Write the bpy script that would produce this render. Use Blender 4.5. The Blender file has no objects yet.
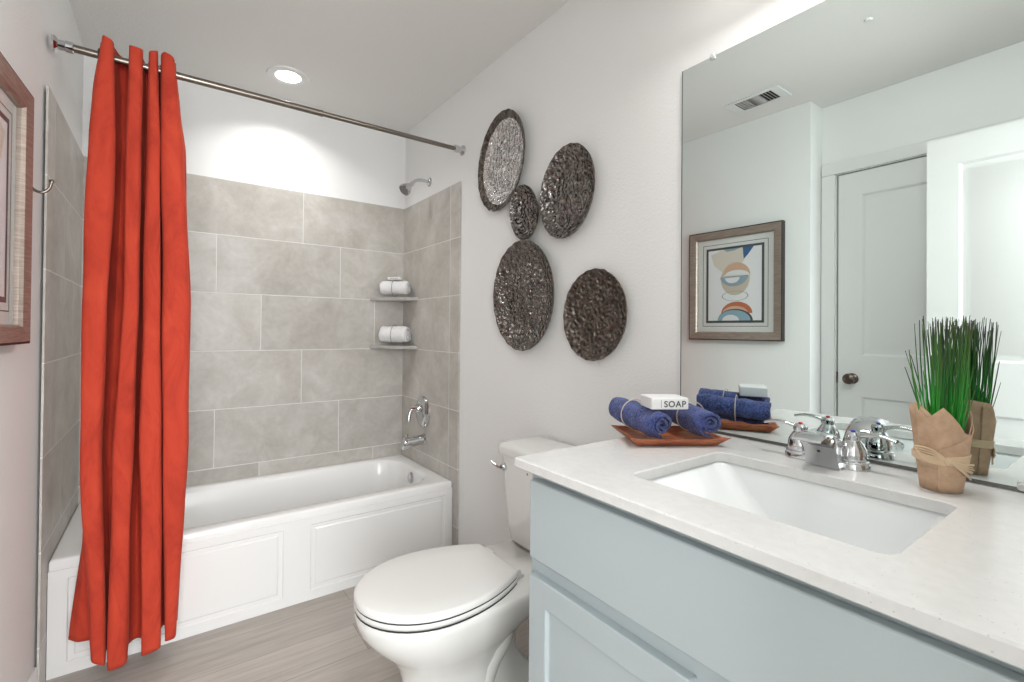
import bpy, bmesh, math, random
from mathutils import Vector, Matrix, noise
random.seed(7)
PI = math.pi
S = bpy.context.scene
COL = S.collection

# ------------------------------------------------------------------ camera
F_PX, YAW, PITCH, ROLL = 474.27, .6172, .0082, .0088
fw = Vector((math.sin(YAW), math.cos(YAW), 0)); rt = Vector((math.cos(YAW), -math.sin(YAW), 0)); up = Vector((0, 0, 1))
fw, up = fw*math.cos(PITCH)+up*math.sin(PITCH), up*math.cos(PITCH)-fw*math.sin(PITCH)
rt, up = rt*math.cos(ROLL)+up*math.sin(ROLL), up*math.cos(ROLL)-rt*math.sin(ROLL)
cam = bpy.data.cameras.new('camera'); cam_o = bpy.data.objects.new('camera', cam); COL.objects.link(cam_o)
cam.sensor_width = 36; cam.lens = F_PX*36/1024; cam.shift_x = 7.86/1024; cam.shift_y = -14.22/1024; cam.clip_start = .02
m = Matrix((rt, up, -fw)).transposed().to_4x4(); m.translation = (.3123, -2.7894, 1.1605); cam_o.matrix_world = m
S.camera = cam_o

# ------------------------------------------------------------------ world, lights, exposure
wd = bpy.data.worlds.new('world'); S.world = wd; wd.use_nodes = True
wd.node_tree.nodes['Background'].inputs[0].default_value = (.9, .95, 1, 1)
wd.node_tree.nodes['Background'].inputs[1].default_value = .3
S.view_settings.view_transform = 'Standard'; S.view_settings.look = 'None'
S.view_settings.exposure = 0.0; S.view_settings.gamma = 1; S.view_settings.use_curve_mapping = False

def area(name, loc, aim, size, power, color=(1, 1, 1), shape='DISK', size_y=None, spread=180):
    l = bpy.data.lights.new(name, 'AREA'); l.shape = shape; l.size = size
    if size_y: l.size_y = size_y
    l.energy = power; l.color = color; l.spread = math.radians(spread)
    o = bpy.data.objects.new(name, l); COL.objects.link(o); o.location = loc
    o.rotation_euler = (Vector(aim)-Vector(loc)).to_track_quat('-Z', 'Y').to_euler(); return o
area('tub_ceiling_lamp', (.78, -.285, 2.385), (.78, -.285, 0), .10, 3.7, (1, .985, .96), spread=132)
area('hall_fill_light', (.12, -4.75, 1.50), (.5, -1, 1.2), 1.8, 128, (.95, .975, 1), 'RECTANGLE', 1.9)  # added area fill in the unseen hall; there is no window
area('hall_overhead_fill', (.4, -3.7, 2.36), (.4, -3.7, 0), .5, 16, (1, .99, .97))  # added overhead fill for the unseen hall, no fixture behind it
area('vanity_fill_light', (1.40, -2.39, 2.145), (.38, -2.39, 1.36), .60, 11, (1, .99, .975), 'RECTANGLE', .10)  # emitter of the added vanity bar, brightens counter and room

# ------------------------------------------------------------------ materials
MATS = {}
def mat(name, col, rough=.5, metal=0, **kw):
    if name in MATS: return MATS[name]
    M = bpy.data.materials.new(name); M.use_nodes = True; MATS[name] = M
    b = M.node_tree.nodes['Principled BSDF']
    b.inputs['Base Color'].default_value = (*col, 1); b.inputs['Roughness'].default_value = rough; b.inputs['Metallic'].default_value = metal
    for k, v in kw.items():
        b.inputs[k.replace('_', ' ')].default_value = v
    return M
class N:
    """small node-graph helper on a material"""
    def __init__(s, M): s.M = M; s.t = M.node_tree; s.b = s.t.nodes['Principled BSDF']
    def new(s, typ, **kw):
        n = s.t.nodes.new(typ)
        for k, v in kw.items():
            if k.startswith('i_'):
                key = k[2:]; key = int(key) if key.isdigit() else key.replace('_', ' ')
                n.inputs[key].default_value = v
            else: setattr(n, k, v)
        return n
    def link(s, a, b): s.t.links.new(a, b)
    def val(s, v, sock):
        if isinstance(v, (int, float)): sock.default_value = v
        else: s.link(v, sock)
    def math(s, op, a, b=0., c=None):
        n = s.new('ShaderNodeMath', operation=op); s.val(a, n.inputs[0]); s.val(b, n.inputs[1])
        if c is not None: s.val(c, n.inputs[2])
        return n.outputs[0]
    def obj(s, scale=(1, 1, 1)):
        tc = s.new('ShaderNodeTexCoord'); mp = s.new('ShaderNodeMapping'); mp.inputs['Scale'].default_value = scale
        s.link(tc.outputs['Object'], mp.inputs[0]); return mp.outputs[0]
    def noise(s, vec, scale, detail=3, rough=.5, dist=0):
        n = s.new('ShaderNodeTexNoise'); s.link(vec, n.inputs['Vector'])
        n.inputs['Scale'].default_value = scale; n.inputs['Detail'].default_value = detail; n.inputs['Roughness'].default_value = rough; n.inputs['Distortion'].default_value = dist
        return n.outputs['Fac']
    def ramp(s, fac, stops):
        r = s.new('ShaderNodeValToRGB'); s.link(fac, r.inputs[0]); e = r.color_ramp.elements
        while len(e) < len(stops): e.new(.5)
        for q, (p, c) in zip(e, stops): q.position = p; q.color = (*c, 1)
        return r.outputs[0]
    def mix(s, fac, a, b, blend='MIX'):
        n = s.new('ShaderNodeMix', data_type='RGBA', blend_type=blend); s.val(fac, n.inputs[0])
        for v, k in ((a, 6), (b, 7)):
            if isinstance(v, tuple): n.inputs[k].default_value = (*v, 1)
            else: s.link(v, n.inputs[k])
        return n.outputs[2]
    def bump(s, h, strength, dist=.01, prev=None):
        n = s.new('ShaderNodeBump'); n.inputs['Strength'].default_value = strength; n.inputs['Distance'].default_value = dist
        s.link(h, n.inputs['Height'])
        if prev is not None: s.link(prev, n.inputs['Normal'])
        return n.outputs[0]
    def color(s, c): s.link(c, s.b.inputs['Base Color'])
    def normal(s, n_): s.link(n_, s.b.inputs['Normal'])

def paint(name, col, rough=.6, peel=.25):
    M = mat(name, col, rough); g = N(M); v = g.obj()
    g.normal(g.bump(g.noise(v, 120, 2, .5), peel, .004)); return M
M_WALL = paint('wall_paint', (.86, .865, .855), .65, .22)
M_CEIL = paint('ceiling_paint', (.81, .80, .78), .8, .25)
M_DOOR = paint('door_paint', (.80, .80, .79), .4, .05)
M_TRIM = paint('trim_paint', (.80, .80, .79), .4, .03)
M_VAN = paint('vanity_paint', (.445, .505, .522), .38, .04)
M_ACR = mat('white_acrylic', (.84, .84, .83), .18)
M_CER = mat('white_ceramic', (.80, .80, .775), .1, Coat_Weight=.4)
M_SEAT = mat('white_seat_plastic', (.78, .78, .755), .22)
M_SINK = mat('sink_ceramic', (.86, .88, .88), .08)
M_CHROME = mat('chrome', (.62, .63, .64), .06, 1)
M_NICKEL = mat('brushed_nickel', (.25, .22, .19), .28, 1)
M_BRONZE = mat('dark_bronze', (.13, .10, .085), .35, 1)
M_BLACK = mat('black_gap', (.012, .012, .012), .7)
M_GAP = mat('gap_shade_and_screw', (.03, .03, .03), .6)  # dark colour for painted shade in the seat gaps, also the spout screw
M_WHITE = mat('white_plastic', (.8, .8, .8), .4)
M_TWINE = mat('cotton_twine', (.62, .52, .42), .9)
M_RED = mat('red_index', (.6, .03, .03), .3)
M_BLUE = mat('blue_index', (.03, .06, .5), .3)
def emit(name, col, s):
    M = mat(name, col, .4); b = M.node_tree.nodes['Principled BSDF']
    b.inputs['Emission Color'].default_value = (*col, 1); b.inputs['Emission Strength'].default_value = s; return M
M_LENS = emit('lit_lens', (1, .98, .95), 6)
M_SHADE = emit('lit_opal_glass', (1, .97, .92), .5)
M_MIRROR = mat('mirror_silver', (.80, .875, .86), .0, 1)
def cheap_glass():
    M = bpy.data.materials.new('picture_glass'); M.use_nodes = True; t = M.node_tree; t.nodes.clear()
    out = t.nodes.new('ShaderNodeOutputMaterial'); mx = t.nodes.new('ShaderNodeMixShader'); tr = t.nodes.new('ShaderNodeBsdfTransparent')
    gl = t.nodes.new('ShaderNodeBsdfGlossy'); gl.inputs['Roughness'].default_value = .02; fr = t.nodes.new('ShaderNodeFresnel'); fr.inputs[0].default_value = 1.45
    ar = t.nodes.new('ShaderNodeMath'); ar.operation = 'MULTIPLY'; ar.inputs[1].default_value = .18; t.links.new(fr.outputs[0], ar.inputs[0]); t.links.new(ar.outputs[0], mx.inputs[0]); t.links.new(tr.outputs[0], mx.inputs[1]); t.links.new(gl.outputs[0], mx.inputs[2]); t.links.new(mx.outputs[0], out.inputs[0]); return M
M_GLASS = cheap_glass()

def tile_mat(name, axis, shift=.205, base=0.):
    M = mat(name, (.5, .48, .45), .38); g = N(M)
    tc = g.new('ShaderNodeTexCoord'); sp = g.new('ShaderNodeSeparateXYZ'); g.link(tc.outputs['Object'], sp.inputs[0])
    u = sp.outputs[axis]; z = sp.outputs[2]
    rz = g.math('DIVIDE', g.math('ADD', z, -.456+.2948*5), .2948)
    row = g.math('FLOOR', rz); frow = g.math('FRACT', rz)
    sh = g.math('MULTIPLY', row, shift)      # third-offset bond
    ru = g.math('DIVIDE', g.math('ADD', g.math('SUBTRACT', u, base), g.math('ADD', sh, 6.15)), .615) if axis == 1 else \
         g.math('DIVIDE', g.math('ADD', g.math('SUBTRACT', u, base), g.math('ADD', sh, 6.15)), .615)
    col = g.math('FLOOR', ru); fu = g.math('FRACT', ru)
    ez = g.math('MULTIPLY', g.math('MINIMUM', frow, g.math('SUBTRACT', 1., frow)), .2948)
    eu = g.math('MULTIPLY', g.math('MINIMUM', fu, g.math('SUBTRACT', 1., fu)), .615)
    ed = g.math('MINIMUM', ez, eu)
    mask = g.math('LESS_THAN', ed, .0022)
    cb = g.new('ShaderNodeCombineXYZ'); g.link(row, cb.inputs[0]); g.link(col, cb.inputs[1]); cb.inputs[2].default_value = 3.3
    wn = g.new('ShaderNodeTexWhiteNoise'); g.link(cb.outputs[0], wn.inputs[0])
    off = g.new('ShaderNodeVectorMath', operation='MULTIPLY_ADD'); g.link(wn.outputs['Color'], off.inputs[0]); off.inputs[1].default_value = (9, 9, 9); g.link(tc.outputs['Object'], off.inputs[2])
    n1 = g.noise(off.outputs[0], 5.5, 9, .68, .45); n2 = g.noise(off.outputs[0], 38, 4, .6)
    c = g.ramp(n1, [(.32, (.40, .37, .33)), (.52, (.52, .495, .455)), (.68, (.63, .61, .58))])
    c = g.mix(.25, c, g.ramp(n2, [(.3, (.41, .385, .35)), (.7, (.59, .565, .53))]))
    tone = g.math('MULTIPLY_ADD', wn.outputs['Value'], .12, .94)
    tn = g.new('ShaderNodeCombineXYZ'); [g.link(tone, tn.inputs[i]) for i in range(3)]
    c = g.mix(1., c, tn.outputs[0], 'MULTIPLY')
    g.color(g.mix(mask, c, (.72, .71, .685)))
    h = g.math('MINIMUM', g.math('DIVIDE', ed, .004), 1.)
    g.normal(g.bump(h, .5, .0015)); return M
M_TILEX = tile_mat('stone_tile_back', 0, .205, .715+.205*4); M_TILEY = tile_mat('stone_tile_left', 1, .205, -.43+.205*8); M_TILER = tile_mat('stone_tile_right', 1, 0., -.60)
def slab_mat():
    M = mat('stone_shelf', (.42, .41, .385), .45); g = N(M); v = g.obj()
    g.color(g.ramp(g.noise(v, 25, 4), [(.3, (.36, .35, .33)), (.7, (.47, .46, .44))])); return M
M_SHELF = slab_mat()
def floor_mat():
    M = mat('plank_floor', (.5, .45, .4), .45); g = N(M)
    tc = g.new('ShaderNodeTexCoord'); sp = g.new('ShaderNodeSeparateXYZ'); g.link(tc.outputs['Object'], sp.inputs[0])
    ry = g.math('DIVIDE', g.math('ADD', sp.outputs[1], 8.04), .178); row = g.math('FLOOR', ry); fy = g.math('FRACT', ry)
    wr = g.new('ShaderNodeTexWhiteNoise', noise_dimensions='1D'); g.link(row, wr.inputs['W'])
    rx = g.math('DIVIDE', g.math('ADD', g.math('MULTIPLY_ADD', wr.outputs['Value'], 1.2, 6.0), sp.outputs[0]), 1.2); colm = g.math('FLOOR', rx); fx = g.math('FRACT', rx)
    cb = g.new('ShaderNodeCombineXYZ'); g.link(row, cb.inputs[0]); g.link(colm, cb.inputs[1])
    wn = g.new('ShaderNodeTexWhiteNoise'); g.link(cb.outputs[0], wn.inputs[0])
    off = g.new('ShaderNodeVectorMath', operation='MULTIPLY_ADD'); g.link(wn.outputs['Color'], off.inputs[0]); off.inputs[1].default_value = (7, 7, 7); g.link(tc.outputs['Object'], off.inputs[2])
    mp = g.new('ShaderNodeMapping'); mp.inputs['Scale'].default_value = (1.2, 14, 1); g.link(off.outputs[0], mp.inputs[0])
    n1 = g.noise(mp.outputs[0], 2.2, 6, .6, .8); mp2 = g.new('ShaderNodeMapping'); mp2.inputs['Scale'].default_value = (3, 90, 1); g.link(off.outputs[0], mp2.inputs[0])
    n2 = g.noise(mp2.outputs[0], 2.5, 4, .6)
    c = g.ramp(n1, [(.28, (.31, .275, .24)), (.5, (.40, .365, .33)), (.75, (.48, .45, .415))])
    c = g.mix(.3, c, g.ramp(n2, [(.3, (.36, .31, .27)), (.7, (.62, .57, .52))]))
    tone = g.math('MULTIPLY_ADD', wn.outputs['Value'], .22, .88); tn = g.new('ShaderNodeCombineXYZ'); [g.link(tone, tn.inputs[i]) for i in range(3)]
    c = g.mix(1., c, tn.outputs[0], 'MULTIPLY')
    gap = g.math('MAXIMUM', g.math('LESS_THAN', fy, .008), g.math('LESS_THAN', fx, .0016))
    g.color(g.mix(gap, c, (.22, .19, .16))); g.normal(g.bump(n2, .12, .002)); return M
M_FLOOR = floor_mat()
def quartz():
    M = mat('white_quartz', (.80, .79, .765), .22); g = N(M); v = g.obj()
    vo = g.new('ShaderNodeTexVoronoi'); g.link(v, vo.inputs['Vector']); vo.inputs['Scale'].default_value = 230
    wn = g.new('ShaderNodeTexWhiteNoise'); g.link(vo.outputs['Color'], wn.inputs[0])
    speck = g.math('MULTIPLY', g.math('MULTIPLY', g.math('LESS_THAN', vo.outputs['Distance'], .24), g.math('LESS_THAN', wn.outputs['Value'], .06)), .45)
    c = g.ramp(g.noise(v, 60, 3), [(.3, (.68, .675, .66)), (.7, (.72, .715, .705))])
    g.color(g.mix(speck, c, (.42, .39, .34))); return M
M_QUARTZ = quartz()
def velvet():
    M = mat('red_velvet', (.55, .05, .02), .9, Sheen_Weight=.12, Sheen_Roughness=.35); g = N(M)
    M.node_tree.nodes['Principled BSDF'].inputs['Sheen Tint'].default_value = (1, .45, .32, 1)
    v = g.obj((1, 1, .35)); n1 = g.noise(v, 9, 5, .65, 1.2); n2 = g.noise(g.obj(), 350, 2)
    g.color(g.ramp(n1, [(.28, (.34, .024, .010)), (.5, (.50, .043, .018)), (.75, (.60, .066, .028))]))
    g.normal(g.bump(n2, .15, .002, g.bump(n1, .25, .01))); return M
M_VELVET = velvet()
def terry(name, c0, c1, sc=220, st=.9):
    M = mat(name, c0, .95, Sheen_Weight=.2); g = N(M); v = g.obj(); n = g.noise(v, sc, 3, .7); n1 = g.noise(v, 30, 3)
    g.color(g.ramp(g.math('MULTIPLY_ADD', n, .7, g.math('MULTIPLY', n1, .3)), [(.38, c0), (.60, c1)]))
    g.normal(g.bump(n, st, .004)); return M
M_NAVY = terry('navy_terry', (.007, .012, .060), (.095, .135, .40), 230, 1.)
M_TOWEL = terry('white_terry', (.74, .74, .75), (.86, .86, .86), 200, .6)
def hammered(name, c, rim, rough):
    M = mat(name, c, rough, 1); g = N(M); v = g.obj()
    vo = g.new('ShaderNodeTexVoronoi', feature='SMOOTH_F1'); g.link(v, vo.inputs['Vector']); vo.inputs['Scale'].default_value = 78
    g.color(g.ramp(g.noise(v, 60, 4, .7), [(.35, c), (.7, rim)])); g.normal(g.bump(vo.outputs['Distance'], 1., .011)); return M
M_PEWTER = hammered('hammered_pewter', (.085, .076, .070), (.36, .335, .315), .22)
M_SILVER = hammered('hammered_silver', (.42, .41, .40), (.88, .87, .86), .20)
M_BROWN = hammered('hammered_bronze', (.055, .046, .040), (.24, .21, .18), .30)
M_RIMS = hammered('plate_rim', (.10, .075, .055), (.40, .33, .26), .5)
def tray_wood():
    M = mat('red_wood', (.36, .10, .045), .45); g = N(M); v = g.obj((6, 6, 40)); n = g.noise(v, 3, 5, .65, 1)
    g.color(g.ramp(n, [(.3, (.26, .06, .025)), (.5, (.46, .14, .06)), (.75, (.66, .28, .15))])); g.normal(g.bump(n, .25, .004)); return M
M_TRAY = tray_wood()
def kraft():
    M = mat('kraft_paper', (.50, .32, .20), .85); g = N(M); v = g.obj(); n = g.noise(v, 60, 4, .6)
    g.color(g.ramp(n, [(.3, (.50, .325, .205)), (.7, (.62, .425, .29))])); g.normal(g.bump(g.noise(v, 25, 3), .25, .004)); return M
M_KRAFT = kraft()
M_RAFFIA = mat('raffia', (.74, .56, .38), .8)
def grass_mat():
    M = mat('artificial_grass', (.03, .22, .04), .5); g = N(M)
    at = g.new('ShaderNodeAttribute', attribute_name='tint'); g.link(at.outputs['Color'], g.b.inputs['Base Color']); return M
M_GRASS = grass_mat()
def frame_mat(name, a, b):
    M = mat(name, a, .42, .0); g = N(M); n = g.noise(g.obj((4, 4, 60)), 5, 4, .6)
    g.color(g.ramp(n, [(.3, a), (.7, b)])); return M
M_FRAME = frame_mat('bronze_wood_frame', (.28, .215, .18), (.44, .37, .32)); M_FRAME.node_tree.nodes['Principled BSDF'].inputs['Metallic'].default_value = .55; M_FSIDE = mat('dark_frame_edge', (.018, .011, .009), .5)

# ------------------------------------------------------------------ mesh builder
ORG = {}
class MB:
    def __init__(s): s.v = []; s.f = []; s.mi = []; s.tint = None
    def add(s, vs, fs, mi=0):
        o = len(s.v); s.v += [Vector(p) for p in vs]; s.f += [tuple(i+o for i in f) for f in fs]; s.mi += [mi]*len(fs); return s
    def xf(s, M): s.v = [M @ p for p in s.v]; return s
    def join(s, o, mi=0): return s.add(o.v, o.f, mi)
    def box(s, a, b, mi=0):
        x0, y0, z0 = [min(p, q) for p, q in zip(a, b)]; x1, y1, z1 = [max(p, q) for p, q in zip(a, b)]
        return s.add([(x0,y0,z0),(x1,y0,z0),(x1,y1,z0),(x0,y1,z0),(x0,y0,z1),(x1,y0,z1),(x1,y1,z1),(x0,y1,z1)],
                     [(0,3,2,1),(4,5,6,7),(0,1,5,4),(1,2,6,5),(2,3,7,6),(3,0,4,7)], mi)
    def loft(s, loops, cap0=True, cap1=True, closed=True, mi=0):
        n = len(loops[0]); vs = [p for l in loops for p in l]; fs = []
        for i in range(len(loops)-1):
            for j in range(n if closed else n-1):
                k = (j+1) % n; fs.append((i*n+j, i*n+k, (i+1)*n+k, (i+1)*n+j))
        if cap0: fs.append(tuple(range(n))[::-1])
        if cap1: fs.append(tuple((len(loops)-1)*n+j for j in range(n)))
        return s.add(vs, fs, mi)
    def lathe(s, prof, c=(0, 0, 0), axis='z', n=32, cap0=True, cap1=True, mi=0):
        """prof: (radius, height along axis)"""
        c = Vector(c); ax = {'x': Vector((1,0,0)), '-x': Vector((-1,0,0)), 'y': Vector((0,1,0)), '-y': Vector((0,-1,0)), 'z': Vector((0,0,1)), '-z': Vector((0,0,-1))}[axis] if isinstance(axis, str) else Vector(axis).normalized()
        e1 = ax.orthogonal().normalized(); e2 = ax.cross(e1)
        return s.loft([[c+ax*h+(e1*math.cos(2*PI*j/n)+e2*math.sin(2*PI*j/n))*r for j in range(n)] for r, h in prof], cap0, cap1, True, mi)
    def tube(s, pts, r, n=10, closed=False, mi=0, flat=None):
        pts = [Vector(p) for p in pts]; m_ = len(pts); loops = []; prev = None
        for i, p in enumerate(pts):
            a = pts[(i-1) % m_] if closed or i > 0 else p; b = pts[(i+1) % m_] if closed or i < m_-1 else p
            t = (b-a).normalized()
            if prev is None: e1 = t.orthogonal().normalized()
            else: e1 = (prev - t*prev.dot(t)); e1 = e1.normalized() if e1.length > 1e-6 else t.orthogonal().normalized()
            prev = e1; e2 = t.cross(e1); rr = r[i] if isinstance(r, (list, tuple)) else r
            loops.append([p+(e1*math.cos(2*PI*j/n)+e2*math.sin(2*PI*j/n))*rr for j in range(n)])
        if closed: loops.append(loops[0])
        return s.loft(loops, not closed, not closed, True, mi)
    def build(s, name, mats, parent=None, bevel=0, seg=2, solid=0, sub=0, angle=40, flat=False):
        org = ORG.get(parent.name, Vector((0, 0, 0))) if parent else Vector((0, 0, 0))
        me = bpy.data.meshes.new(name); me.from_pydata([p-org for p in s.v], [], s.f)
        if not isinstance(mats, (list, tuple)): mats = [mats]
        for mm in mats: me.materials.append(mm)
        me.polygons.foreach_set('material_index', s.mi)
        bm = bmesh.new(); bm.from_mesh(me); bmesh.ops.remove_doubles(bm, verts=bm.verts, dist=1e-6); bmesh.ops.recalc_face_normals(bm, faces=bm.faces); bm.to_mesh(me); bm.free()
        if not flat:
            me.polygons.foreach_set('use_smooth', [True]*len(me.polygons)); me.set_sharp_from_angle(angle=math.radians(angle))
        o = bpy.data.objects.new(name, me); COL.objects.link(o)
        if parent: o.parent = parent
        ORG[o.name] = org
        if sub: md = o.modifiers.new('subdivision', 'SUBSURF'); md.levels = md.render_levels = sub
        if solid: md = o.modifiers.new('thickness', 'SOLIDIFY'); md.thickness = solid; md.offset = 0
        if bevel: md = o.modifiers.new('bevel', 'BEVEL'); md.width = bevel; md.segments = seg; md.limit_method = 'ANGLE'; md.angle_limit = math.radians(40); md.harden_normals = False
        return o
def tag(o, label, cat, group=None):
    o['label'] = label; o['category'] = cat
    if group: o['group'] = group
    return o
def thing(name, label, cat, loc, group=None):
    o = bpy.data.objects.new(name, None); COL.objects.link(o); o.location = loc; o.empty_display_size = .05; ORG[o.name] = Vector(loc); return tag(o, label, cat, group)
def struct(name, mb, mt, **kw):
    o = mb.build(name, mt, **kw); o['kind'] = 'structure'; return o
def rr(x0, x1, y0, y1, r, z, n=8):
    """rounded rectangle loop, counter-clockwise"""
    out = []
    for cx, cy, a0 in ((x1-r, y1-r, 0), (x0+r, y1-r, PI/2), (x0+r, y0+r, PI), (x1-r, y0+r, 1.5*PI)):
        for k in range(n+1):
            a = a0+PI/2*k/n; out.append(Vector((cx+r*math.cos(a), cy+r*math.sin(a), z)))
    return out
def catmull(P, per=8):
    P = [Vector(p) for p in P]; out = []
    for i in range(len(P)-1):
        a, b, c, d = P[max(i-1, 0)], P[i], P[i+1], P[min(i+2, len(P)-1)]
        for k in range(per):
            t = k/per; out.append(.5*((2*b)+(c-a)*t+(2*a-5*b+4*c-d)*t*t+(3*b-a-3*c+d)*t**3))
    out.append(P[-1]); return out
def panel_slab(o, u, v, W, H, T, panels, prof):
    """slab with recessed panels on its front; o is the front face's corner, normal n = u x v, thickness T behind"""
    o, u, v = Vector(o), Vector(u), Vector(v); n = u.cross(v); mb = MB()
    P = lambda a, b, d=0: o+u*a+v*b+n*d
    us = sorted({0, W, *[q for p in panels for q in p[:2]]}); vs = sorted({0, H, *[q for p in panels for q in p[2:]]})
    for i in range(len(us)-1):
        for j in range(len(vs)-1):
            mu, mv = (us[i]+us[i+1])/2, (vs[j]+vs[j+1])/2
            if any(p[0] < mu < p[1] and p[2] < mv < p[3] for p in panels): continue
            mb.add([P(us[i], vs[j]), P(us[i+1], vs[j]), P(us[i+1], vs[j+1]), P(us[i], vs[j+1])], [(0, 1, 2, 3)])
    for a0, a1, b0, b1 in panels:
        lo = [[P(a0+k, b0+k, d), P(a1-k, b0+k, d), P(a1-k, b1-k, d), P(a0+k, b1-k, d)] for k, d in prof]
        mb.loft(lo, False, True)
    mb.add([P(0,0,-T), P(W,0,-T), P(W,H,-T), P(0,H,-T)], [(3, 2, 1, 0)])
    for a, b, c, d, L, ax in ((0,0,1,0,us,0), (0,H,1,0,us,0), (0,0,0,1,vs,1), (W,0,0,1,vs,1)):
        for i in range(len(L)-1):
            p = (L[i], b) if ax == 0 else (a, L[i]); q = (L[i+1], b) if ax == 0 else (a, L[i+1])
            mb.add([P(*p), P(*q), P(*q, -T), P(*p, -T)], [(0, 1, 2, 3)])
    return mb

# ------------------------------------------------------------------ room shell
W, H, XL = 1.524, 2.398, -.2
YE = -2.83                                      # inner face of the entry wall
TT = .009
struct('floor', MB().box((-1.4, -5, -.06), (2.2, .12, 0)), M_FLOOR)
struct('ceiling', MB().box((-1.4, -5, H), (2.2, .12, H+.08)), M_CEIL)
struct('wall_back', MB().box((-.1, TT, 0), (W+.1, .11, H)), M_WALL)
struct('wall_right', MB().box((W, YE, 0), (W+.1, TT, H)), M_WALL)
LX = -TT
LWY, LWS = -.60, .0489                        # the painted wall runs very slightly out of square with the tub
def lwx(y): return -.006 - max(0, LWY-y)*LWS
lw = MB(); lwp = [(XL-.1, TT), (-.006, TT), (-.006, LWY), (lwx(-1.675), -1.675), (XL-.1, -1.675)]
struct('wall_left', lw.loft([[Vector((x, y, 0)) for x, y in lwp], [Vector((x, y, H)) for x, y in lwp]]), M_WALL)
struct('wall_recess', MB().box((XL-.1, -1.745, 0), (XL, -1.675, H)).box((XL-.1, -2.475, 2.012), (XL, -1.745, H)).box((XL-.1, YE, 0), (XL, -2.475, H)).box((XL-.1, -2.475, 0), (XL-.055, -1.745, 2.012)), M_WALL)
struct('wall_front', MB().box((XL-.1, YE-.12, 0), (-.045, YE, H)).box((.70, YE-.12, 0), (W+.1, YE, H)).box((-.045, YE-.12, 2.03), (.70, YE, H)), M_WALL)
struct('wall_hall', MB().box((-1.4, -5, 0), (-1.3, YE-.12, H)).box((2.1, -5, 0), (2.2, YE-.12, H)).box((-1.3, -5, 0), (2.1, -4.9, H)).box((-1.3, YE-.12, 0), (XL-.1, YE-.02, H)).box((W+.1, YE-.12, 0), (2.1, YE-.02, H)), M_WALL)
# tile surround
struct('wall_tile_back', MB().box((.0, 0, .33), (W-TT, TT, 1.917)), M_TILEX)
def side_tile(x0, x1, ye):
    mb = MB()
    mb.box((x0, ye, 0), (x1, -.652, 1.917)); mb.box((x0, -.652, .33), (x1, 0, 1.917)); return mb
struct('wall_tile_right', side_tile(W-TT, W, -.697), M_TILER)
struct('wall_tile_left', side_tile(-.0058, .0, -.752), M_TILEY)
struct('baseboard_left', MB().loft([[Vector((lwx(-.76)+k, -.744, z)), Vector((lwx(-1.675)+k, -1.675, z)), Vector((lwx(-1.675), -1.675, z)), Vector((lwx(-.76), -.744, z))] for k, z in ((.012, 0), (.012, .098), (.006, .106))]), M_TRIM, bevel=.003)
# closet door in the recess and its casing
struct('trim_1', MB().box((XL, -1.742, 0), (XL+.014, -1.677, 2.014)).box((XL, -2.545, 0), (XL+.014, -2.478, 2.014)).box((XL, -2.545, 2.0145), (XL+.014, -1.677, 2.078)), M_TRIM, bevel=.004)
DPROF = [(0, 0), (.010, -.010), (.024, -.010), (.040, -.003)]
def two_panel_door(name, x, y_left, w, top):
    d = panel_slab((x, y_left, .012), (0, -1, 0), (0, 0, 1), w, top-.012, .035, [(.105, w-.105, .22, .82-.0), (.105, w-.105, 1.03, top-.012-.125)], DPROF)
    return d
d1 = struct('door_1', panel_slab((XL-.006, -1.735, .012), (0, 1, 0), (0, 0, 1), .1, .1, .035, [], DPROF), M_DOOR) if False else None
def door_mesh(x, y0, y1, top):
    w = y1-y0
    return panel_slab((x, y0, .012), (0, 1, 0), (0, 0, 1), w, top-.012, .035, [(.105, w-.105, .20, .822), (.105, w-.105, 1.036, top-.012-.12)], DPROF)
d1 = struct('door_1', door_mesh(XL-.005, -2.470, -1.753, 2.006), M_DOOR)
d2 = struct('door_2', door_mesh(0, -2.874, -2.163, 2.008), M_DOOR)
def knob(parent, x, y, z, mt=M_BRONZE):
    MB().lathe([(.028, 0), (.028, .004), (.022, .008), (.011, .012), (.010, .026), (.018, .032), (.026, .040), (.0285, .050), (.026, .058), (.016, .064), (.002, .066)], (x, y, z), 'x', 28).build('door_knob', mt, parent)
knob(d1, XL-.005, -1.818, .926); knob(d2, 0, -2.226, .926)
MB().box((XL-.006, -1.7535, .90), (XL-.003, -1.7455, .955)).build('latch_plate', M_BRONZE, d1)
# ceiling can above the tub
t = thing('recessed_light', 'round white recessed ceiling light glowing above the bathtub', 'ceiling light', (.78, -.285, H))
MB().lathe([(.058, -.004), (.070, -.010), (.094, -.007), (.097, 0), (.058, 0)], (.78, -.285, H), 'z', 48, False, False).build('trim_ring', M_WHITE, t)
MB().lathe([(.0005, -.003), (.0585, -.003)], (.78, -.285, H), 'z', 40, True, False).build('lens', M_LENS, t)
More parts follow.
